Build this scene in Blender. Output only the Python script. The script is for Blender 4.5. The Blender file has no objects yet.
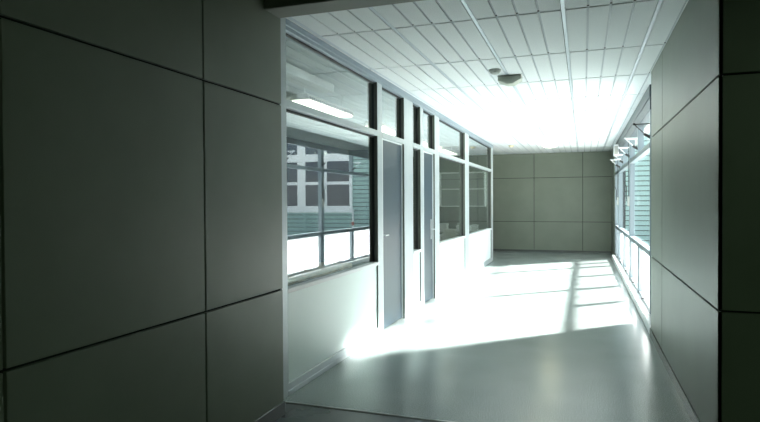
import bpy, math, random
from math import radians, sin, cos, tan, pi
from mathutils import Vector, Matrix
random.seed(7)
scene = bpy.context.scene
col = scene.collection

# ------------------------------------------------------------------ helpers
class MB:
    """collects boxes, tubes, prisms and lathes; build() links them as one mesh object"""
    def __init__(s): s.v = []; s.f = []; s.m = []
    def quad(s, pts, mi=0):
        n = len(s.v); s.v += [tuple(p) for p in pts]; s.f.append(tuple(range(n, n + len(pts)))); s.m.append(mi); return s
    def box(s, x0, x1, y0, y1, z0, z1, mi=0, ch=0.0):
        if x0 > x1: x0, x1 = x1, x0
        if y0 > y1: y0, y1 = y1, y0
        if z0 > z1: z0, z1 = z1, z0
        if ch <= 0:
            n = len(s.v)
            s.v += [(x0,y0,z0),(x1,y0,z0),(x1,y1,z0),(x0,y1,z0),(x0,y0,z1),(x1,y0,z1),(x1,y1,z1),(x0,y1,z1)]
            for q in ((0,3,2,1),(4,5,6,7),(0,1,5,4),(1,2,6,5),(2,3,7,6),(3,0,4,7)):
                s.f.append(tuple(n+i for i in q)); s.m.append(mi)
            return s
        c = min(ch, (x1-x0)*.45, (y1-y0)*.45, (z1-z0)*.45)
        X, Y, Z = (x0, x1), (y0, y1), (z0, z1); sg = (1, -1)
        idx = {}
        for i in (0,1):
            for j in (0,1):
                for k in (0,1):
                    x, y, z = X[i], Y[j], Z[k]; cx, cy, cz = c*sg[i], c*sg[j], c*sg[k]
                    idx[i,j,k,0] = len(s.v); s.v.append((x, y+cy, z+cz))
                    idx[i,j,k,1] = len(s.v); s.v.append((x+cx, y, z+cz))
                    idx[i,j,k,2] = len(s.v); s.v.append((x+cx, y+cy, z))
        F = []
        for i in (0,1):
            r = [idx[i,0,0,0], idx[i,1,0,0], idx[i,1,1,0], idx[i,0,1,0]]; F.append(r if i else r[::-1])
            r = [idx[0,i,0,1], idx[0,i,1,1], idx[1,i,1,1], idx[1,i,0,1]]; F.append(r if i else r[::-1])
            r = [idx[0,0,i,2], idx[1,0,i,2], idx[1,1,i,2], idx[0,1,i,2]]; F.append(r if i else r[::-1])
        for a in (0,1):
            for b in (0,1):
                F.append([idx[0,a,b,1], idx[1,a,b,1], idx[1,a,b,2], idx[0,a,b,2]])
                F.append([idx[a,0,b,0], idx[a,1,b,0], idx[a,1,b,2], idx[a,0,b,2]])
                F.append([idx[a,b,0,0], idx[a,b,1,0], idx[a,b,1,1], idx[a,b,0,1]])
                for d in (0,1): pass
        for i in (0,1):
            for j in (0,1):
                for k in (0,1): F.append([idx[i,j,k,0], idx[i,j,k,1], idx[i,j,k,2]])
        for f in F: s.f.append(tuple(f)); s.m.append(mi)
        return s
    def tube(s, a, b, r, n=10, mi=0, r2=None):
        a, b = Vector(a), Vector(b); d = (b-a).normalized(); r2 = r if r2 is None else r2
        u = d.orthogonal().normalized(); w = d.cross(u); k = len(s.v)
        for p, rr in ((a, r), (b, r2)):
            for i in range(n):
                t = 2*pi*i/n; s.v.append(tuple(p + u*cos(t)*rr + w*sin(t)*rr))
        for i in range(n): s.f.append((k+i, k+(i+1)%n, k+n+(i+1)%n, k+n+i)); s.m.append(mi)
        s.f.append(tuple(k+i for i in range(n))[::-1]); s.m.append(mi)
        s.f.append(tuple(k+n+i for i in range(n))); s.m.append(mi)
        return s
    def lathe(s, c, prof, n=32, mi=0):
        k = len(s.v)
        for (r, z) in prof:
            for i in range(n):
                t = 2*pi*i/n; s.v.append((c[0]+r*cos(t), c[1]+r*sin(t), c[2]+z))
        for j in range(len(prof)-1):
            for i in range(n):
                s.f.append((k+j*n+i, k+j*n+(i+1)%n, k+(j+1)*n+(i+1)%n, k+(j+1)*n+i)); s.m.append(mi)
        return s
    def prism(s, poly, axis, a, b, mi=0):
        """poly in the two remaining axes, extruded along axis from a to b"""
        def P(u, v, w):
            return {0:(w,u,v), 1:(u,w,v), 2:(u,v,w)}[axis]
        n = len(poly); k = len(s.v)
        for w in (a, b): s.v += [P(u, v, w) for (u, v) in poly]
        for i in range(n): s.f.append((k+i, k+(i+1)%n, k+n+(i+1)%n, k+n+i)); s.m.append(mi)
        s.f.append(tuple(range(k+n-1, k-1, -1))); s.m.append(mi)
        s.f.append(tuple(range(k+n, k+2*n))); s.m.append(mi)
        return s
    def build(s, name, mats, parent=None, smooth=False, loc=None):
        import bmesh
        me = bpy.data.meshes.new(name); me.from_pydata(s.v, [], s.f)
        for m in (mats if isinstance(mats, (list, tuple)) else [mats]): me.materials.append(m)
        for p, mi in zip(me.polygons, s.m): p.material_index = mi; p.use_smooth = smooth
        bm = bmesh.new(); bm.from_mesh(me); bmesh.ops.recalc_face_normals(bm, faces=bm.faces); bm.to_mesh(me); bm.free()
        if smooth:
            try: me.set_sharp_from_angle(angle=radians(35))
            except Exception: pass
        o = bpy.data.objects.new(name, me); col.objects.link(o)
        if parent: o.parent = parent
        if loc: o.location = loc
        return o

def tag(o, label=None, cat=None, group=None, kind=None):
    if label: o['label'] = label
    if cat: o['category'] = cat
    if group: o['group'] = group
    if kind: o['kind'] = kind
    return o
def empty(name, loc=(0,0,0)):
    o = bpy.data.objects.new(name, None); o.location = loc; o.empty_display_size = .1; col.objects.link(o); return o

# ------------------------------------------------------------------ materials
def mat(name, color, rough=.5, metal=0., spec=.5, emit=None, es=0., noise=None, bump=None):
    m = bpy.data.materials.new(name); m.use_nodes = True; nt = m.node_tree; b = nt.nodes['Principled BSDF']
    b.inputs['Base Color'].default_value = (*color, 1); b.inputs['Roughness'].default_value = rough
    b.inputs['Metallic'].default_value = metal; b.inputs['Specular IOR Level'].default_value = spec
    if emit: b.inputs['Emission Color'].default_value = (*emit, 1); b.inputs['Emission Strength'].default_value = es
    tc = nt.nodes.new('ShaderNodeTexCoord')
    if noise:   # (scale, amount, stretch)
        sc, am, st = noise
        mp = nt.nodes.new('ShaderNodeMapping'); mp.inputs['Scale'].default_value = st
        nz = nt.nodes.new('ShaderNodeTexNoise'); nz.inputs['Scale'].default_value = sc; nz.inputs['Detail'].default_value = 4
        rp = nt.nodes.new('ShaderNodeValToRGB')
        rp.color_ramp.elements[0].position = .3; rp.color_ramp.elements[1].position = .7
        rp.color_ramp.elements[0].color = (*[c*(1-am) for c in color], 1); rp.color_ramp.elements[1].color = (*[min(1, c*(1+am)) for c in color], 1)
        nt.links.new(tc.outputs['Object'], mp.inputs[0]); nt.links.new(mp.outputs[0], nz.inputs['Vector'])
        nt.links.new(nz.outputs['Fac'], rp.inputs[0]); nt.links.new(rp.outputs[0], b.inputs['Base Color'])
    if bump:    # (scale, strength, distance)
        nz = nt.nodes.new('ShaderNodeTexNoise'); nz.inputs['Scale'].default_value = bump[0]; nz.inputs['Detail'].default_value = 3
        bp = nt.nodes.new('ShaderNodeBump'); bp.inputs['Strength'].default_value = bump[1]; bp.inputs['Distance'].default_value = bump[2]
        nt.links.new(tc.outputs['Object'], nz.inputs['Vector']); nt.links.new(nz.outputs['Fac'], bp.inputs['Height'])
        nt.links.new(bp.outputs[0], b.inputs['Normal'])
    return m

def glass_mat(name, tint=(.93,.97,.96), f0=.07, fmax=1.0, rough=0.0):
    """clear pane: transparent and mirror mixed by Schlick's Fresnel term, the same from both sides of the pane"""
    m = bpy.data.materials.new(name); m.use_nodes = True; nt = m.node_tree; N = nt.nodes; L = nt.links
    N.remove(N['Principled BSDF']); out = N['Material Output']
    g = N.new('ShaderNodeNewGeometry'); d = N.new('ShaderNodeVectorMath'); d.operation = 'DOT_PRODUCT'
    L.new(g.outputs['Normal'], d.inputs[0]); L.new(g.outputs['Incoming'], d.inputs[1])
    def math(op, a, b=None):
        n = N.new('ShaderNodeMath'); n.operation = op
        for i, x in enumerate((a, b)):
            if x is None: continue
            if isinstance(x, (int, float)): n.inputs[i].default_value = x
            else: L.new(x, n.inputs[i])
        return n.outputs[0]
    ab = math('ABSOLUTE', d.outputs['Value']); om = math('SUBTRACT', 1.0, ab); p5 = math('POWER', om, 5.0)
    fac = math('ADD', math('MULTIPLY', p5, fmax - f0), f0)
    t = N.new('ShaderNodeBsdfTransparent'); t.inputs[0].default_value = (*tint, 1)
    gl = N.new('ShaderNodeBsdfGlossy'); gl.inputs['Roughness'].default_value = rough; gl.inputs[0].default_value = (.95,.98,1,1)
    mx = N.new('ShaderNodeMixShader'); L.new(fac, mx.inputs[0]); L.new(t.outputs[0], mx.inputs[1]); L.new(gl.outputs[0], mx.inputs[2])
    L.new(mx.outputs[0], out.inputs[0]); return m

def frosted_mat(name, color, transl, rough=.35, gloss=.12, clear=0.):
    m = bpy.data.materials.new(name); m.use_nodes = True; nt = m.node_tree; N = nt.nodes; L = nt.links
    N.remove(N['Principled BSDF']); out = N['Material Output']
    df = N.new('ShaderNodeBsdfDiffuse'); df.inputs[0].default_value = (*color, 1)
    tr = N.new('ShaderNodeBsdfTranslucent'); tr.inputs[0].default_value = (*color, 1)
    gl = N.new('ShaderNodeBsdfGlossy'); gl.inputs['Roughness'].default_value = rough
    m1 = N.new('ShaderNodeMixShader'); m1.inputs[0].default_value = transl
    L.new(df.outputs[0], m1.inputs[1]); L.new(tr.outputs[0], m1.inputs[2])
    if clear > 0:
        tp = N.new('ShaderNodeBsdfTransparent'); m0 = N.new('ShaderNodeMixShader'); m0.inputs[0].default_value = clear
        L.new(m1.outputs[0], m0.inputs[1]); L.new(tp.outputs[0], m0.inputs[2]); m1 = m0
    m2 = N.new('ShaderNodeMixShader'); m2.inputs[0].default_value = gloss
    L.new(m1.outputs[0], m2.inputs[1]); L.new(gl.outputs[0], m2.inputs[2]); L.new(m2.outputs[0], out.inputs[0])
    return m

M = {}
M['panel'] = mat('wall_laminate', (.195,.222,.178), .42, noise=(3, .05, (1,1,1)), bump=(2.2, .12, .01))
M['reveal'] = mat('panel_reveal', (.012,.012,.010), .8)
M['alu'] = mat('anodised_frame', (.47,.52,.54), .38, .25, noise=(30, .03, (1,1,.2)))
M['alu_white'] = mat('white_frame', (.80,.83,.84), .4)
M['olive'] = mat('shaded_olive', (.13,.14,.115), .5)  # dark olive puts the shade of the posts' near sides into the colour
M['alu_grey'] = mat('grey_window_frame', (.24,.29,.32), .35, .3)
M['head_grey'] = mat('dark_grey_head', (.065,.085,.10), .4, .2)
M['alu_head'] = mat('blue_grey_rail', (.27,.33,.38), .38, .25)
M['strip'] = mat('threshold_strip', (.07,.08,.06), .4, .3)
M['gasket'] = mat('black_gasket', (.02,.022,.022), .6)
M['glass'] = glass_mat('clear_glass', f0=.14)
M['glass_out'] = glass_mat('clear_window_glass', tint=(.96,.985,.98), f0=.03, fmax=.2)
M['frost'] = frosted_mat('frosted_mint_glass', (.86,.985,.965), .05)
M['frost_out'] = frosted_mat('frosted_white_glass', (.93,.96,.95), .9, gloss=.05, clear=.75)
M['door'] = mat('blue_grey_door_paint', (.034,.060,.082), .35, noise=(60, .05, (1,1,.1)))
M['steel'] = mat('brushed_steel', (.62,.64,.66), .28, .9)
M['tile'] = mat('ceiling_plank', (.82,.85,.87), .75, noise=(160, .10, (1,1,1)), bump=(200, .25, .002))
M['channel'] = mat('ceiling_channel', (.55,.58,.62), .5)
M['tee'] = mat('ceiling_tee', (.62,.67,.73), .35, .3)
M['gap'] = mat('ceiling_gap', (.03,.032,.035), .8)
M['skirt'] = mat('metal_skirting', (.13,.145,.14), .22, .3)
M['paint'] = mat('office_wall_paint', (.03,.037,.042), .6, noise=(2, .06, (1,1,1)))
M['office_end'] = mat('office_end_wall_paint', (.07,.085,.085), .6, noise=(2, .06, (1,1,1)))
M['white'] = mat('white_melamine', (.72,.74,.72), .45)
M['plaster'] = mat('bulkhead_paint', (.62,.65,.67), .6)
M['beam'] = mat('beam_paint', (.23,.235,.21), .6)
M['wood'] = mat('oak_worktop', (.62,.42,.22), .38, noise=(9, .35, (12,1,1)))
M['paper'] = mat('cream_paper', (.80,.72,.50), .7, noise=(40, .08, (1,1,1)))
M['lamp'] = mat('lit_diffuser', (.9,.9,.85), .5, emit=(1,.96,.80), es=2.2)
M['dish'] = mat('opal_dish', (.9,.9,.86), .4, emit=(1,1,.66), es=5.0)
M['dish_off'] = mat('opal_dish_unlit', (.50,.53,.46), .45)
M['plastic'] = mat('grey_plastic', (.45,.46,.43), .5)
M['dark'] = mat('dark_metal_and_lap_shade', (.05,.05,.05), .4, .4)
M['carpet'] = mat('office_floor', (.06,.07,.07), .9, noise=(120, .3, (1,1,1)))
M['concrete'] = mat('courtyard_concrete', (.56,.56,.53), .85, noise=(5, .08, (1,1,1)))
M['board'] = mat('mint_weatherboard', (.40,.57,.53), .6, noise=(4, .05, (1,1,8)))
M['trim'] = mat('white_joinery', (.86,.88,.88), .45)
M['pane'] = mat('dark_window_glass', (.035,.045,.06), .03, spec=1.0); M['pane'].node_tree.nodes['Principled BSDF'].inputs['IOR'].default_value = 1.7
M['room_dim'] = mat('shelf_back_shade', (.22,.24,.25), .8)  # backs of the white shelves, darkened in colour for their dim interior
M['red'] = mat('red_valve', (.45,.06,.04), .5)
M['exterior'] = mat('exterior_render', (.6,.6,.56), .8)

def floor_mat(name, c, rough, speck):
    m = mat(name, c, rough); nt = m.node_tree; N = nt.nodes; L = nt.links; b = N['Principled BSDF']
    tc = N.new('ShaderNodeTexCoord')
    n1 = N.new('ShaderNodeTexNoise'); n1.inputs['Scale'].default_value = 130; n1.inputs['Detail'].default_value = 2
    n2 = N.new('ShaderNodeTexNoise'); n2.inputs['Scale'].default_value = 2.2; n2.inputs['Detail'].default_value = 4
    r1 = N.new('ShaderNodeValToRGB'); e = r1.color_ramp.elements
    e[0].position = .38; e[1].position = .64
    e[0].color = (*[x*(1-speck) for x in c], 1); e[1].color = (*[min(1, x*(1+speck)) for x in c], 1)
    mx = N.new('ShaderNodeMix'); mx.data_type = 'RGBA'; mx.blend_type = 'MULTIPLY'; mx.inputs[0].default_value = .25
    L.new(tc.outputs['Object'], n1.inputs['Vector']); L.new(tc.outputs['Object'], n2.inputs['Vector'])
    L.new(n1.outputs['Fac'], r1.inputs[0]); L.new(r1.outputs[0], mx.inputs[6]); L.new(n2.outputs['Fac'], mx.inputs[7])
    L.new(mx.outputs[2], b.inputs['Base Color'])
    rr = N.new('ShaderNodeMapRange'); rr.inputs['To Min'].default_value = rough*.8; rr.inputs['To Max'].default_value = rough*1.25
    L.new(n2.outputs['Fac'], rr.inputs['Value']); L.new(rr.outputs[0], b.inputs['Roughness'])
    bp = N.new('ShaderNodeBump'); bp.inputs['Strength'].default_value = .12; bp.inputs['Distance'].default_value = .002
    L.new(n1.outputs['Fac'], bp.inputs['Height']); L.new(bp.outputs[0], b.inputs['Normal'])
    return m
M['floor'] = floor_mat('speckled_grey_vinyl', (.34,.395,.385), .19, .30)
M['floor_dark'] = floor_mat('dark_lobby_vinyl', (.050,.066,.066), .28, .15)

# ------------------------------------------------------------------ layout constants
H = 2.70            # corridor ceiling
XP = -1.857         # face of panelled wall on the left
XL = -2.005         # face of the glazed screen posts
GL = -2.055         # glass plane of the screen
XR = .652           # face of panelled wall on the right
XF = .715           # inner face of the outside window frames
GR = .775           # outside glass plane
J1, J2 = .8225, 2.027   # panel joint heights
SILL, TRN = .758, 2.10
YL = 3.363          # lobby ends / corridor begins
YE = 16.456         # end wall
YG0, YG1 = 3.60, 13.75
RP = [7.25, 8.85, 10.35, 11.95, 13.45, 14.20, 14.95]

# ------------------------------------------------------------------ panelled walls
def panel_wall(name, plane, val, sign, u0, u1, us, zs, ztop, thick, m=None, back=None, inset=0.):
    """backing slab plus laminate panels (children) with dark open joints. plane 'x' or 'y'; sign: outward side of face"""
    pt = .018; g = .006
    b = MB()
    a0, a1 = val - sign*pt, val - sign*thick
    if plane == 'x': b.box(a0, a1, u0+inset, u1, 0, ztop)
    else: b.box(u0+inset, u1, a0, a1, 0, ztop)
    w = b.build(name, back or M['reveal']); tag(w, kind='structure')
    ul = [u0] + us + [u1]; zl = [0] + zs + [ztop]
    for i in range(len(ul)-1):
        for j in range(len(zl)-1):
            p0 = ul[i] + (g if i else 0); p1 = ul[i+1] - (g if i < len(ul)-2 else 0)
            q0 = zl[j] + (g if j else 0); q1 = zl[j+1] - (g if j < len(zl)-2 else 0)
            pb = MB()
            if plane == 'x': pb.box(val, val - sign*pt, p0, p1, q0, q1, ch=.0015)
            else: pb.box(p0, p1, val, val - sign*pt, q0, q1, ch=.0015)
            pb.build('wall_panel', m or M['panel'], w)
    return w
panel_wall('wall_left', 'x', XP, 1, -2.4, YL, [-1.1, .16, 1.43, 2.543], [J1, J2], 2.95, .14)
panel_wall('wall_right', 'x', XR, -1, YL, 6.50, [5.624], [J1, J2], 2.75, .60, inset=.145)
panel_wall('wall_right_return', 'y', YL, -1, XR+.0, 3.3, [1.9], [J1, J2], 2.95, .14, inset=.02)
panel_wall('wall_end', 'y', YE, -1, -3.4, .96, [-2.544, -1.28, -.016], [J1, J2], 2.75, .15)
panel_wall('wall_lobby_right', 'x', 3.3, -1, -2.4, YL, [-1.1, .16, 1.43], [J1, J2], 2.95, .14)
panel_wall('wall_lobby_back', 'y', -2.4, 1, XP-.14, 3.3+.14, [-.6, .7, 2.0], [J1, J2], 2.95, .14)
# wall masses beside the outside windows
o = MB().box(XR-.005, XF+.01, 6.501, RP[0]-.036, 0, .095, ch=.004).build('trim_5', M['alu_white']); tag(o, kind='structure')
o = MB().box(XF+.011, XF+.25, 6.50, RP[0]-.036, 0, 2.75).build('wall_right_jamb', M['plaster']); tag(o, kind='structure')
o = MB().box(XF-.01, XF+.22, RP[0]-.045, RP[-1]+.05, 2.56, 2.75).build('wall_right_bulkhead', M['head_grey']); tag(o, kind='structure')
# recess beyond the glazed screen and the office behind it
o = MB().box(-3.4, -3.3, 13.75, YE, 0, 2.75).build('wall_recess_left', M['panel']); tag(o, kind='structure')
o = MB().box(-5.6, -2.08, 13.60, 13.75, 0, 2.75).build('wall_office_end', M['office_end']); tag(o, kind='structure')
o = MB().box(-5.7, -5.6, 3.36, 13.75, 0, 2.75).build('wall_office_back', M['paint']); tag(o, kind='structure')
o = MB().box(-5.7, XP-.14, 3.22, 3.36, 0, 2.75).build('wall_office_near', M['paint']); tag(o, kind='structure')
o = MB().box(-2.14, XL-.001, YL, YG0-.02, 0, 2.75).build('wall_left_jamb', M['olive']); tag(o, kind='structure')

# beam across the mouth of the corridor
o = MB().box(XP+.001, 3.3, 3.15, 3.34, 2.578, 2.95, ch=.006).build('trim_1', M['beam'])
tag(o, kind='structure')

# skirtings
def skirt(name, *bx):
    m = MB()
    for b in bx: m.box(*b, ch=.003)
    tag(m.build(name, M['skirt']), kind='structure')
skirt('baseboard_left', (XP, XP+.012, -2.4, YL, 0, .088))
skirt('baseboard_right', (XR-.012, XR, YL-.012, 6.50, 0, .085), (XR-.012, 3.3, YL-.012, YL, 0, .085))
skirt('baseboard_end', (-3.3, .70, YE-.012, YE, 0, .05))
panel_wall('wall_right_end', 'x', .70, -1, RP[-1]+.04, YE-.001, [], [J1, J2], 2.75, .25)

# ------------------------------------------------------------------ floors
o = MB().box(-2.09, .98, 3.57, YE+.1, -.12, 0).box(-3.35, -2.09, 13.75, YE+.1, -.12, 0).build('floor', M['floor']); tag(o, kind='structure')
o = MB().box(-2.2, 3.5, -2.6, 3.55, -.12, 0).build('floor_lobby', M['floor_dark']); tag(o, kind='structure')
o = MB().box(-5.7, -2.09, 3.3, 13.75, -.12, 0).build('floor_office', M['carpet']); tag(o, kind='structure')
o = MB().box(XP-.10, XR, 3.55, 3.57, -.1, .003, ch=.001).build('trim_2', M['strip']); tag(o, kind='structure')
o = MB().box(XP-.10, XR, 3.57, 3.578, -.1, .005, ch=.001).build('trim_3', M['steel']); tag(o, kind='structure')

# ------------------------------------------------------------------ ceilings of metal planks
def plank_ceiling(name, x0, x1, y0, y1, z, mx, ms, c0, cs):
    m = MB()
    m.box(x0, x1, y0, y1, z+.012, z+.10, 1)               # channel plate between the planks
    k0 = int(math.floor((x0-mx)/ms))-1; k1 = int(math.ceil((x1-mx)/ms))+1
    j0 = int(math.floor((y0-c0)/cs))-1; j1 = int(math.ceil((y1-c0)/cs))+1
    clipx = lambda v: min(max(v, x0), x1); clipy = lambda v: min(max(v, y0), y1)
    for j in range(j0, j1):
        ya, yb = clipy(c0+j*cs+.013), clipy(c0+(j+1)*cs-.013)
        if yb-ya < .02: continue
        for k in range(k0, k1):
            xm = mx+k*ms
            sub = (ms-.034)/4
            for i in range(4):
                xa = xm+.017+i*sub+(.008 if i else .0); xb = xm+.017+(i+1)*sub-(.008 if i < 3 else .0)
                xa, xb = clipx(xa), clipx(xb)
                if xb-xa > .01: m.box(xa, xb, ya, yb, z, z+.012, 0)
    for j in range(j0, j1+1):
        yc = c0+j*cs
        if y0+.01 < yc < y1-.01: m.box(x0, x1, yc-.012, yc+.012, z+.0105, z+.013, 3)
    for k in range(k0, k1+1):
        xm = mx+k*ms
        if x0+.02 < xm < x1-.02:
            m.box(xm-.012, xm+.012, y0, y1, z+.002, z+.012, 2)
            m.box(xm-.0165, xm-.0125, y0, y1, z+.010, z+.0125, 3)
    o = m.build(name, [M['tile'], M['channel'], M['tee'], M['gap']]); tag(o, kind='structure'); return o
plank_ceiling('ceiling', -2.00, .98, 3.34, YE, H, -.1317, .6119, 4.1898, 1.2065)
plank_ceiling('ceiling_office', -5.6, -2.12, 3.36, 13.6, 2.70, -2.5, .6119, 4.1898, 1.2065)
o = MB().box(-3.3, -2.0, 13.75, YE, 2.70, 2.8).build('ceiling_recess', M['tile']); tag(o, kind='structure')
o = MB().box(XP-.14, 3.44, -2.54, 3.15, 2.95, 3.05).build('ceiling_lobby', M['beam']); tag(o, kind='structure')
o = MB().box(-6.0, 1.3, 3.0, YE+.2, 2.82, 2.95).box(-6, 3.6, -2.7, 3.4, 3.06, 3.2).build('roof', M['exterior']); tag(o, kind='structure')

# ------------------------------------------------------------------ glazed screen on the left
HEAD = (2.625, 2.70)
def screen_bay(n, y0, y1, post, door=None, sill=SILL, name=None, pd=.11):
    """bay between y0 and y1, the post standing at its far end (post = far edge of post)"""
    root = empty(name or 'window_%d' % n, (GL, y0, 0)); tag(root, kind='structure'); par = root
    off = Vector((-GL, -y0, 0))
    def B(nm, m, *bxs, ch=.003):
        mb = MB()
        for b in bxs: mb.box(b[0]-GL, b[1]-GL, b[2]-y0, b[3]-y0, b[4], b[5], ch=ch)
        return mb.build(nm, m, root)
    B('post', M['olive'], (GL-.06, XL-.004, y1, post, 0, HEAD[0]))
    B('post_cap', M['alu'], (XL-.004, XL, y1-.001, post, 0, HEAD[0]), ch=.001)
    B('head_rail', M['alu_head'], (GL-.06, XL, y0, post, HEAD[0], HEAD[1]), (GL-.02, XL+.012, y0, post, HEAD[0]+.03, HEAD[1]))
    B('transom_rail', M['alu'], (GL-.05, XL+.004, y0, y1, TRN-.028, TRN+.028))
    B('glazing_bead', M['gasket'], (GL-.012, GL+.014, y0, y1, HEAD[0]-.014, HEAD[0]), (GL-.012, GL+.014, y1-.012, y1, TRN+.028, HEAD[0]-.014),
      (GL-.012, GL+.014, y0, y0+.008, TRN+.028, HEAD[0]-.014))
    B('glass_pane', M['glass'], (GL-.003, GL+.003, y0+.001, y1-.001, TRN+.028, HEAD[0]-.001), ch=0)
    if door is None:
        B('glass_pane', M['glass'], (GL-.003, GL+.003, y0+.001, y1-.001, sill+.012, TRN-.028), ch=0)
        B('glazing_bead', M['gasket'], (GL-.012, GL+.014, y0, y1, TRN-.044, TRN-.028), (GL-.012, GL+.014, y1-.014, y1, sill+.012, TRN-.044),
          (GL-.012, GL+.014, y0, y0+.008, sill+.012, TRN-.044))
        B('window_sill', M['alu_white'], (GL-.012, XL+.008, y0, y1, sill-.022, sill+.012), ch=.004)
        B('frosted_pane', M['frost'], (XL-.028, XL-.018, y0+.001, y1-.001, .085, sill-.022), ch=0)
        B('bottom_rail', M['alu'], (GL-.05, XL, y0, y1, .0, .085), (GL-.05, XL+.010, y0, y1, .0, .035))
    return root
P = [(3.69,5.655,5.80), (5.80,6.61,6.72), (6.94,7.30,7.40), (7.48,8.08,8.20), (8.37,10.30,10.45), (10.80,13.55,13.70)]
screen_bay(1, 3.69, 5.655, 5.80)
wn = screen_bay(2, 6.97, 7.33, 7.47)
wn = screen_bay(3, 8.37, 10.35, 10.72)
wn = screen_bay(4, 10.72, 13.50, 13.75)
# near jamb of the first bay and the wide covered posts around the doors
o = MB().box(GL-.06, XL+.009, 3.60, 3.69, 0, H, ch=.003).build('trim_4', M['alu']); tag(o, kind='structure')
def door_bay(n, y0, y1, postend, handle):
    root = screen_bay(n, y0, y1, postend, door=True, name='door_%d' % n)
    lx = XL-.035-GL
    MB().box(lx-.04, lx, .022, y1-y0-.018, .012, TRN-.040, ch=.003).build('door_leaf', M['door'], root)
    fr = MB(); fr.box(lx-.05, XL-GL, 0, .020, 0, TRN-.028, ch=.003); fr.box(lx-.05, lx+.012, y1-y0-.016, y1-y0, 0, TRN-.028, ch=.003)
    fr.box(lx-.05, lx+.012, .02, y1-y0-.016, TRN-.040, TRN-.028, ch=.002)
    fr.build('door_frame', M['alu_white'], root)
    if handle == 'lever':
        h = MB(); h.lathe((0,0,0), [(0,0),(.024,0),(.024,.006),(0,.006)], 16)
        h.v = [(lx+z, .075+x, 1.03+y) for (x,y,z) in h.v]
        h.tube((lx, .075, 1.03), (lx+.045, .075, 1.03), .008); h.tube((lx+.042, .07, 1.03), (lx+.042, .175, 1.03), .008)
        h.build('door_handle', M['steel'], root, smooth=True)
    else:
        h = MB(); h.box(lx, lx+.006, y1-y0-.13, y1-y0-.075, .86, 1.14, ch=.002)
        h.tube((lx+.006, y1-y0-.10, 1.0), (lx+.05, y1-y0-.10, 1.0), .008); h.tube((lx+.048, y1-y0-.10, 1.0), (lx+.048, y1-y0-.24, 1.0), .008)
        h.build('door_handle', M['steel'], root)
door_bay(1, 5.80, 6.60, 6.97, 'lever')
door_bay(2, 7.47, 8.10, 8.37, 'plate')

# ------------------------------------------------------------------ outside windows on the right
HR = 2.42
def out_window(n, ys, endpost):
    y0 = ys[0]; root = empty('window_%d' % n, (GR, y0, 0)); tag(root, kind='structure')
    def B(nm, m, *bxs, ch=.003):
        mb = MB()
        for b in bxs: mb.box(b[0]-GR, b[1]-GR, b[2]-y0, b[3]-y0, b[4], b[5], ch=ch)
        return mb.build(nm, m, root)
    xo = GR+.018; hw = .035; mw_ = .085
    a, m_, b = ys
    B('mullion', M['alu_grey'], (XF, xo, a-hw, a+(mw_ if n > 5 else hw), 0.095, HR))
    B('mullion', M['alu_grey'], (XF, xo, m_-hw, m_+hw, J2+.03, HR))
    B('mullion', M['alu_grey'], (XF, xo, m_-hw, m_+hw, .095, J1-.065))
    if endpost: B('mullion', M['alu_grey'], (XF, xo, b-hw, b+hw, 0, HR))
    e = b-hw if endpost else b-hw
    B('head_rail', M['head_grey'], (XF-.004, xo, a-hw, b+(hw if endpost else -hw), HR, 2.56))
    B('transom_rail', M['alu_grey'], (XF-.004, xo, a+hw, e, J2-.035, J2+.03))
    B('middle_rail', M['alu_grey'], (XF-.004, xo, a+hw, e, J1-.065, J1-.01))
    B('window_sill', M['alu_white'], (XR-.005, xo, a-hw, b+(hw if endpost else -hw), 0, .095), ch=.006)
    for (p, q) in ((a+hw, m_-hw), (m_+hw, e)):
        B('clerestory_pane', M['glass_out'], (GR-.003, GR+.003, p, q, J2+.03, HR), ch=0)
        s = B('vent_sash', M['alu_grey'], (XF+.01, xo-.005, p, p+.035, .095, J1-.065), (XF+.01, xo-.005, q-.035, q, .095, J1-.065),
              (XF+.01, xo-.005, p+.035, q-.035, .095, .135), (XF+.01, xo-.005, p+.035, q-.035, J1-.085, J1-.065))
        B('vent_pane', M['frost_out'], (GR-.003, GR+.003, p+.035, q-.035, .135, J1-.085), ch=0)
        B('window_latch', M['dark'], (XF-.02, XF+.012, (p+q)/2-.04, (p+q)/2+.04, .137, .157))
    B('glass_pane', M['glass_out'], (GR-.003, GR+.003, a+hw, e, J1-.01, J2-.035), ch=0)
    # winder gear on the main mullion
    if n == 5: return
    wb = MB(); yy = a-y0
    wb.box(XF-.030-GR, XF-GR, yy-.03, yy+.03, 1.30, 1.46, ch=.006)
    wb.build('winder_box', M['plastic'], root)
    wr = MB(); wr.tube((XF-.015-GR, yy+.01, 1.46), (XF-.015-GR, yy+.01, 2.36), .006)
    wr.tube((XF-.018-GR, yy-.012, 1.46), (XF-.018-GR, yy-.012, 1.9), .004)
    wr.tube((XF-.045-GR, yy, 1.40), (XF-.045-GR, yy, 1.62), .007); wr.tube((XF-.045-GR, yy, 1.62), (XF-.085-GR, yy, 1.70), .006)
    wr.build('winder_rod', M['dark'], root)
out_window(5, RP[0:3], False)
out_window(6, RP[2:5], False)
out_window(7, RP[4:7], True)

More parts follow.
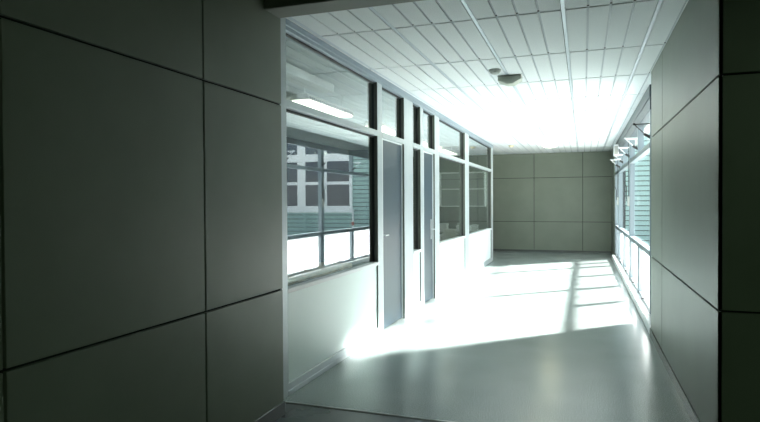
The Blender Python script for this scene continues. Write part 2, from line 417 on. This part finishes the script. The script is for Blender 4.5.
# window stays: arm, brace and actuator of each top-hung sash
def stay(y, label, dark=False):
    x0, zt, zh = XF+.02, 2.265, 2.10
    root = empty('window_stay', (x0, y, zh)); tag(root, label, 'window stay', 'window stays along the outside windows')
    tip = Vector((-.185, 0, zt-zh)); m = M['dark'] if dark else M['alu_white']
    a = MB(); a.tube((0,0,zt-zh), tip, .0065); a.tube((0,.0,zt-zh-.02), (0,.0,zt-zh+.02), .014)
    a.build('arm', m, root)
    b = MB(); b.tube(tip, (-.055, 0, .035), .006); b.tube(tip+Vector((0,-.014,0)), tip+Vector((0,.014,0)), .013)
    b.build('brace', m, root)
    c = MB(); c.tube((-.075,0,.05), (-.0,0,.0), .018); c.tube((-.085,0,.057), (-.075,0,.05), .012); c.box(-.018, .0, -.025, .025, -.03, .03, ch=.004)
    c.build('actuator', M['dark'], root)
    if not dark:
        d = MB(); d.tube(tip+Vector((.02,.05,-.01)), (-.02,.16,zt-zh), .006); d.build('link_rod', m, root)
stay(RP[0]+.02, 'dark window stay nearest the camera, tight against the end of the panelled right wall', True)
stay(RP[1], 'white window stay, second nearest of the row along the right-hand windows')
stay(RP[2], 'white window stay, middle one of the row along the right-hand windows')
stay(RP[3], 'white window stay, second farthest of the row along the right-hand windows')
stay(RP[4]-.1, 'white window stay at the far end of the row, closest to the end wall')

# box on the wall above the last window
root = empty('wall_box', (.655, 13.42, 2.34)); tag(root, 'small upright pale box fixed high beside the farthest window at the corridor end', 'wall box')
MB().box(-.045, .06, -.05, .05, 0, .25, ch=.008).build('casing', M['alu_white'], root)
MB().box(-.03, .045, -.056, -.05, .03, .22, ch=.002).build('face_plate', M['plastic'], root)

# ------------------------------------------------------------------ ceiling fittings
root = empty('ceiling_light', (-.726, 6.22, H)); tag(root, 'unlit grey wedge-sided ceiling light nearest the camera, beside the smoke detector', 'ceiling light', 'ceiling lights down the middle of the corridor')
MB().box(-.12, .12, -.085, .085, -.016, 0, ch=.003).build('base_plate', M['plastic'], root)
MB().prism([(-.115,-.0165),(.115,-.0165),(.118,-.045),(.035,-.088),(-.03,-.088),(-.118,-.052)], 1, -.08, .08).build('diffuser', M['dish_off'], root)
def dish(y, label, sc=1.0):
    root = empty('ceiling_light', (-.71, y, H)); tag(root, label, 'ceiling light', 'ceiling lights down the middle of the corridor')
    MB().lathe((0,0,0), [(0,0),(.09,0),(.09,-.03),(0,-.03)], 32).build('base_plate', M['alu_white'], root, True)
    pr = [(.0,-.028),(.15*sc,-.03),(.16*sc,-.04),(.135*sc,-.075),(.08*sc,-.10),(0,-.112)]
    MB().lathe((0,0,0), pr, 32).build('diffuser', M['dish'], root, True)
dish(9.58, 'glowing round ceiling light, middle one of the corridor row')
dish(13.6, 'glowing dish ceiling light at the far end, in front of the end wall', 1.15)
root = empty('smoke_detector', (-.83, 5.85, H)); tag(root, 'round grey smoke detector on the ceiling beside the nearest ceiling light', 'smoke detector')
MB().lathe((0,0,0), [(0,0),(.058,0),(.058,-.018),(.05,-.022)], 28).build('base', M['plastic'], root, True)
MB().lathe((0,0,0), [(.05,-.02),(.045,-.034),(.03,-.044),(0,-.046)], 28).build('sensor', M['plastic'], root, True)
root = empty('ceiling_sensor', (-1.60, 13.9, H)); tag(root, 'tiny domed ceiling sensor near the end wall on the left', 'sensor')
MB().lathe((0,0,0), [(0,0),(.06,0),(.06,-.015),(.04,-.04),(0,-.05)], 24).build('dome', M['paper'], root, True)
o = MB().lathe((-2.0+.35, 7.7, H), [(0,0),(.06,0),(.055,-.008),(0,-.01)], 24).build('ceiling_vent', M['plastic'])
bpy.data.objects.remove(o)

# ------------------------------------------------------------------ office behind the glass
lab = ['lit office fluorescent light nearest the camera, seen through the first big pane',
       'lit office fluorescent light seen over the first door',
       'lit office fluorescent light seen above the second door',
       'lit office fluorescent light farthest away, seen through the far panes']
for i, (yc, l) in enumerate(zip((6.0, 8.15, 10.3, 12.2), lab)):
    root = empty('fluorescent_light', (-2.76, yc, 2.45)); tag(root, l, 'fluorescent light', 'fluorescent lights in the office')
    MB().prism([(-.11,.0),(.11,.0),(.085,.06),(-.085,.06)], 1, -.62, .62).build('housing', M['paper'] if False else M['plastic'], root)
    MB().box(-.105, .105, -.60, .60, -.022, -.0005, ch=.01).build('diffuser', M['lamp'], root)
    lv = MB().box(.084, .112, -.60, .60, .002, .006)
    for k in range(24): lv.box(.086, .112, -.59+k*.05, -.585+k*.05, .005, .03)
    lv.build('louvre', M['dark'], root)
    for yy in (-.5, .5): MB().tube((0, yy, .06), (0, yy, .25), .006).build('hanger', M['alu_white'], root)
root = empty('cable_duct', (-2.6, 4.6, 2.56)); tag(root, 'white boxed duct under the office ceiling behind the top of the first pane', 'duct')
MB().box(-.09, .09, -1.1, 1.1, 0, .085, ch=.004).build('duct_body', M['white'], root)
for yy in (-.8, .8): MB().tube((0,yy,.085), (0,yy,.14), .01).build('hanger', M['alu_white'], root)

root = empty('worktop', (-2.36, 4.40, 0)); tag(root, 'brown wooden worktop bench just behind the first big pane', 'bench')
MB().box(-.27, .27, -.78, .75, .765, .805, ch=.005).build('bench_top', M['wood'], root)
for sx in (-.22, .19):
    for sy in (-.72, .68): MB().box(sx-.02, sx+.02, sy-.02, sy+.02, 0, .7649, ch=.003).build('leg', M['dark'], root)
root = empty('worktop', (-2.80, 12.95, 0)); tag(root, 'grey worktop along the far end wall of the office under the shelves', 'bench')
MB().box(-1.2, .68, -.35, .62, .70, .74, ch=.004).build('bench_top', M['plastic'], root)
for sx in (-1.1, .62):
    for sy in (-.3, .55): MB().box(sx-.02, sx+.02, sy-.02, sy+.02, 0, .70, ch=.003).build('leg', M['dark'], root)
root = empty('office_desk', (-2.40, 9.95, 0)); tag(root, 'grey office desk behind the window after the second door, carrying papers', 'desk')
MB().box(-.34, .28, -.9, .9, .70, .74, ch=.004).build('bench_top', M['plastic'], root)
for sx in (-.28, .22):
    for sy in (-.84, .84): MB().box(sx-.02, sx+.02, sy-.02, sy+.02, 0, .70, ch=.003).build('leg', M['dark'], root)

def shelf_unit(xa, xb, label):
    root = empty('shelf_unit', ((xa+xb)/2, 13.60, 1.27)); tag(root, label, 'shelves', 'white shelf units on the office end wall')
    w = (xb-xa)/2; h = .80; d = .32
    MB().box(-w, w, -.012, 0, 0, h).build('back_panel', M['room_dim'], root)
    for s in (-1, 1): MB().box(s*w-(.018 if s > 0 else 0), s*w+(.018 if s < 0 else 0), -d, -.012, 0, h).build('side_panel', M['white'], root)
    for z in (0, .40, h-.018): MB().box(-w+.018, w-.018, -d, -.012, z, z+.02).build('shelf', M['white'], root)
shelf_unit(-3.22, -2.62, 'white open wall shelves on the office end wall, the unit on the left')
shelf_unit(-2.60, -2.12, 'white open wall shelves on the office end wall, the unit on the right')
root = empty('monitor', (-2.72, 13.22, .74)); tag(root, 'dark flat monitor standing on the far office worktop under the left shelves', 'monitor')
MB().box(-.24, .24, -.02, .02, .15, .46, ch=.004).build('screen', M['dark'], root)
MB().box(-.03, .03, .02, .05, .01, .25, ch=.002).box(-.10, .10, -.07, .09, 0, .014, ch=.002).build('stand', M['plastic'], root)

def carton(x, y, z, w, d, h, label, group, rot=0, m='white', nm='storage_box', cat='box'):
    root = empty(nm, (x, y, z)); root.rotation_euler.z = rot; tag(root, label, cat, group)
    MB().box(-w/2, w/2, -d/2, d/2, 0, h*.72, ch=.002).build('box_body', M[m], root)
    MB().box(-w/2-.004, w/2+.004, -d/2-.004, d/2+.004, h*.72+.0005, h, ch=.002).build('lid', M[m], root)
carton(-2.95, 12.75, .74, .16, .2, .16, 'small white box on the far office worktop, left of the long one', 'boxes on the far office worktop')
carton(-2.50, 12.76, .74, .30, .22, .12, 'low wide white box on the far office worktop below the left shelves', 'boxes on the far office worktop')
carton(-2.28, 12.92, .74, .12, .2, .13, 'narrow white box on the far office worktop below the right shelves', 'boxes on the far office worktop')
# papers on the desk
yy = [('loose stack of cream papers lying at the front of the desk', -2.44, 10.02, .0, .26, .30, 12),
      ('taller curled stack of white and yellow papers beside the loose one', -2.32, 10.50, .4, .22, .30, 26)]
for (l, x, y, r, w, d_, n) in yy:
    mb = MB()
    for k in range(n):
        a = random.uniform(-.25, .25); ox, oy = random.uniform(-.02,.02), random.uniform(-.02,.02); z0 = k*.0055
        pts = [(-w/2,-d_/2),(w/2,-d_/2),(w/2,d_/2),(-w/2,d_/2)]
        pts = [(px*cos(a)-py*sin(a)+ox, px*sin(a)+py*cos(a)+oy) for px, py in pts]
        mb.prism(pts, 2, z0, z0+.0045, k % 3 == 0 and 1 or 0)
    o = mb.build('paper_stack', [M['white'], M['paper']]); o.location = (x, y, .7405); o.rotation_euler.z = r
    tag(o, l, 'papers', 'papers on the desk')

# ------------------------------------------------------------------ courtyard
o = MB().box(.99, 45, -5, 45, -.25, -.12).build('ground', M['concrete']); tag(o, kind='structure')
YB = 21.0
root = empty('building', (1.0, YB, -.12)); tag(root, 'mint green weatherboard building with white windows across the courtyard', 'building')
bx = MB()
pitch = .165; z = 0; hb = 4.45
bx.box(0, 11.5, .03, 6, 0, hb, 1)  # dark backing, seen in the gaps as shade lines under the boards
while z < hb-.02:
    z1 = min(z+pitch, hb)
    bx.prism([(-.026, z+.028), (.03, z+.028), (.03, z1), (-.004, z1)], 0, 0, 11.5)
    z += pitch
bx.build('weatherboard_cladding', [M['board'], M['dark']], root)
MB().box(-.25, 11.75, -.12, 6.1, hb, hb+.12, ch=.01).build('roof_edge', M['trim'], root)
ox, oz = 1.0, -.12
def fac_window(xs, z0, z1, rows):
    X0, X1 = xs[0][0]-.11, xs[-1][1]+.11
    wr = MB(); 
    zb = [z0-.0] ; 
    y0 = -.05
    # outer frame and bars, one mesh
    xsl = [X0]+[v for p in xs for v in p]+[X1]
    for i in range(0, len(xsl), 2): wr.box(xsl[i]-ox, xsl[i+1]-ox, y0, .03, z0-oz, z1-oz)
    zz = [z0]+[v for p in rows for v in p]+[z1]
    for p in xs:
        for i in range(0, len(zz), 2): wr.box(p[0]-ox, p[1]-ox, y0+.005, .03, zz[i]-oz, zz[i+1]-oz)
    wr.box(X0-ox-.05, X1-ox+.05, -.10, .0, z0-oz-.05, z0-oz)
    f = wr.build('window', M['trim'], root)
    for p in xs:
        for r in rows:
            MB().box(p[0]-ox, p[1]-ox, -.044, -.036, r[0]-oz, r[1]-oz).build('pane', M['pane'], f)
fac_window([(4.50,5.46),(5.66,6.40),(6.76,7.62)], 1.03, 4.02, [(1.24,2.08),(2.20,3.00),(3.30,3.84)])
fac_window([(9.3,10.2),(10.4,11.3)], 1.03, 4.02, [(1.24,2.08),(2.20,3.00),(3.30,3.84)])
MB().box(5.40, 5.50, -.035, -.0, 0, 1.10).build('batten', M['board'], root)
root = empty('downpipe', (4.32, YB-.14, -.12)); tag(root, 'short white pipe with a red valve against the mint weatherboards', 'pipe')
MB().tube((0,0,0), (0,0,1.25), .035, 14).build('pipe', M['trim'], root, True)
MB().box(-.05, .05, -.05, .02, .62, .74, ch=.01).build('valve', M['red'], root)

# ------------------------------------------------------------------ light
sun = bpy.data.lights.new('sun', 'SUN'); so = bpy.data.objects.new('sun', sun); col.objects.link(so)
d = Vector((-.73, -.68, -.62)).normalized(); so.rotation_euler = d.to_track_quat('-Z', 'Y').to_euler()
sun.energy = SUN = 28.0; sun.angle = radians(4.2); sun.color = (1, .985, .95)
lb = bpy.data.lights.new('lobby_fill', 'AREA'); lb.size = .5; lb.energy = 12.0; lb.color = (.66,1,.60)  # added green fill behind the camera, lifts and tints the dark lobby walls
lo = bpy.data.objects.new('lobby_fill', lb); lo.location = (2.3, -1.0, 2.9); col.objects.link(lo)
w = bpy.data.worlds.new('sky'); scene.world = w; w.use_nodes = True; nt = w.node_tree
bg = nt.nodes['Background']
tc = nt.nodes.new('ShaderNodeTexCoord'); nz = nt.nodes.new('ShaderNodeTexNoise'); nz.inputs['Scale'].default_value = 3; nz.inputs['Detail'].default_value = 5
mp = nt.nodes.new('ShaderNodeMapping'); mp.inputs['Scale'].default_value = (1,1,4)
rp = nt.nodes.new('ShaderNodeValToRGB'); e = rp.color_ramp.elements
e[0].position = .40; e[1].position = .62; e[0].color = (.50,.66,.86,1); e[1].color = (1,1,1,1)
nt.links.new(tc.outputs['Generated'], mp.inputs[0]); nt.links.new(mp.outputs[0], nz.inputs['Vector']); nt.links.new(nz.outputs['Fac'], rp.inputs[0]); nt.links.new(rp.outputs[0], bg.inputs[0])
bg.inputs[1].default_value = 1.0

# ------------------------------------------------------------------ camera
f, yaw, pitch_, roll = 579.9, .3373, -.0157, -.0054
fw = Vector((-sin(yaw)*cos(pitch_), cos(yaw)*cos(pitch_), sin(pitch_))); rt = Vector((cos(yaw), sin(yaw), 0)); up = rt.cross(fw)
r2 = rt*cos(roll) + up*sin(roll); u2 = -rt*sin(roll) + up*cos(roll)
cam = bpy.data.cameras.new('camera'); co = bpy.data.objects.new('camera', cam); col.objects.link(co)
mw = Matrix((r2, u2, -fw)).transposed().to_4x4(); mw.translation = Vector((0, 0, 1.3906)); co.matrix_world = mw
cam.sensor_width = 36; cam.lens = f/760*36; cam.clip_start = .02; cam.clip_end = 200
scene.camera = co
vs = scene.view_settings; vs.view_transform = 'Standard'; vs.look = 'None'; vs.gamma = 1; vs.use_curve_mapping = False
vs.exposure = 1.0
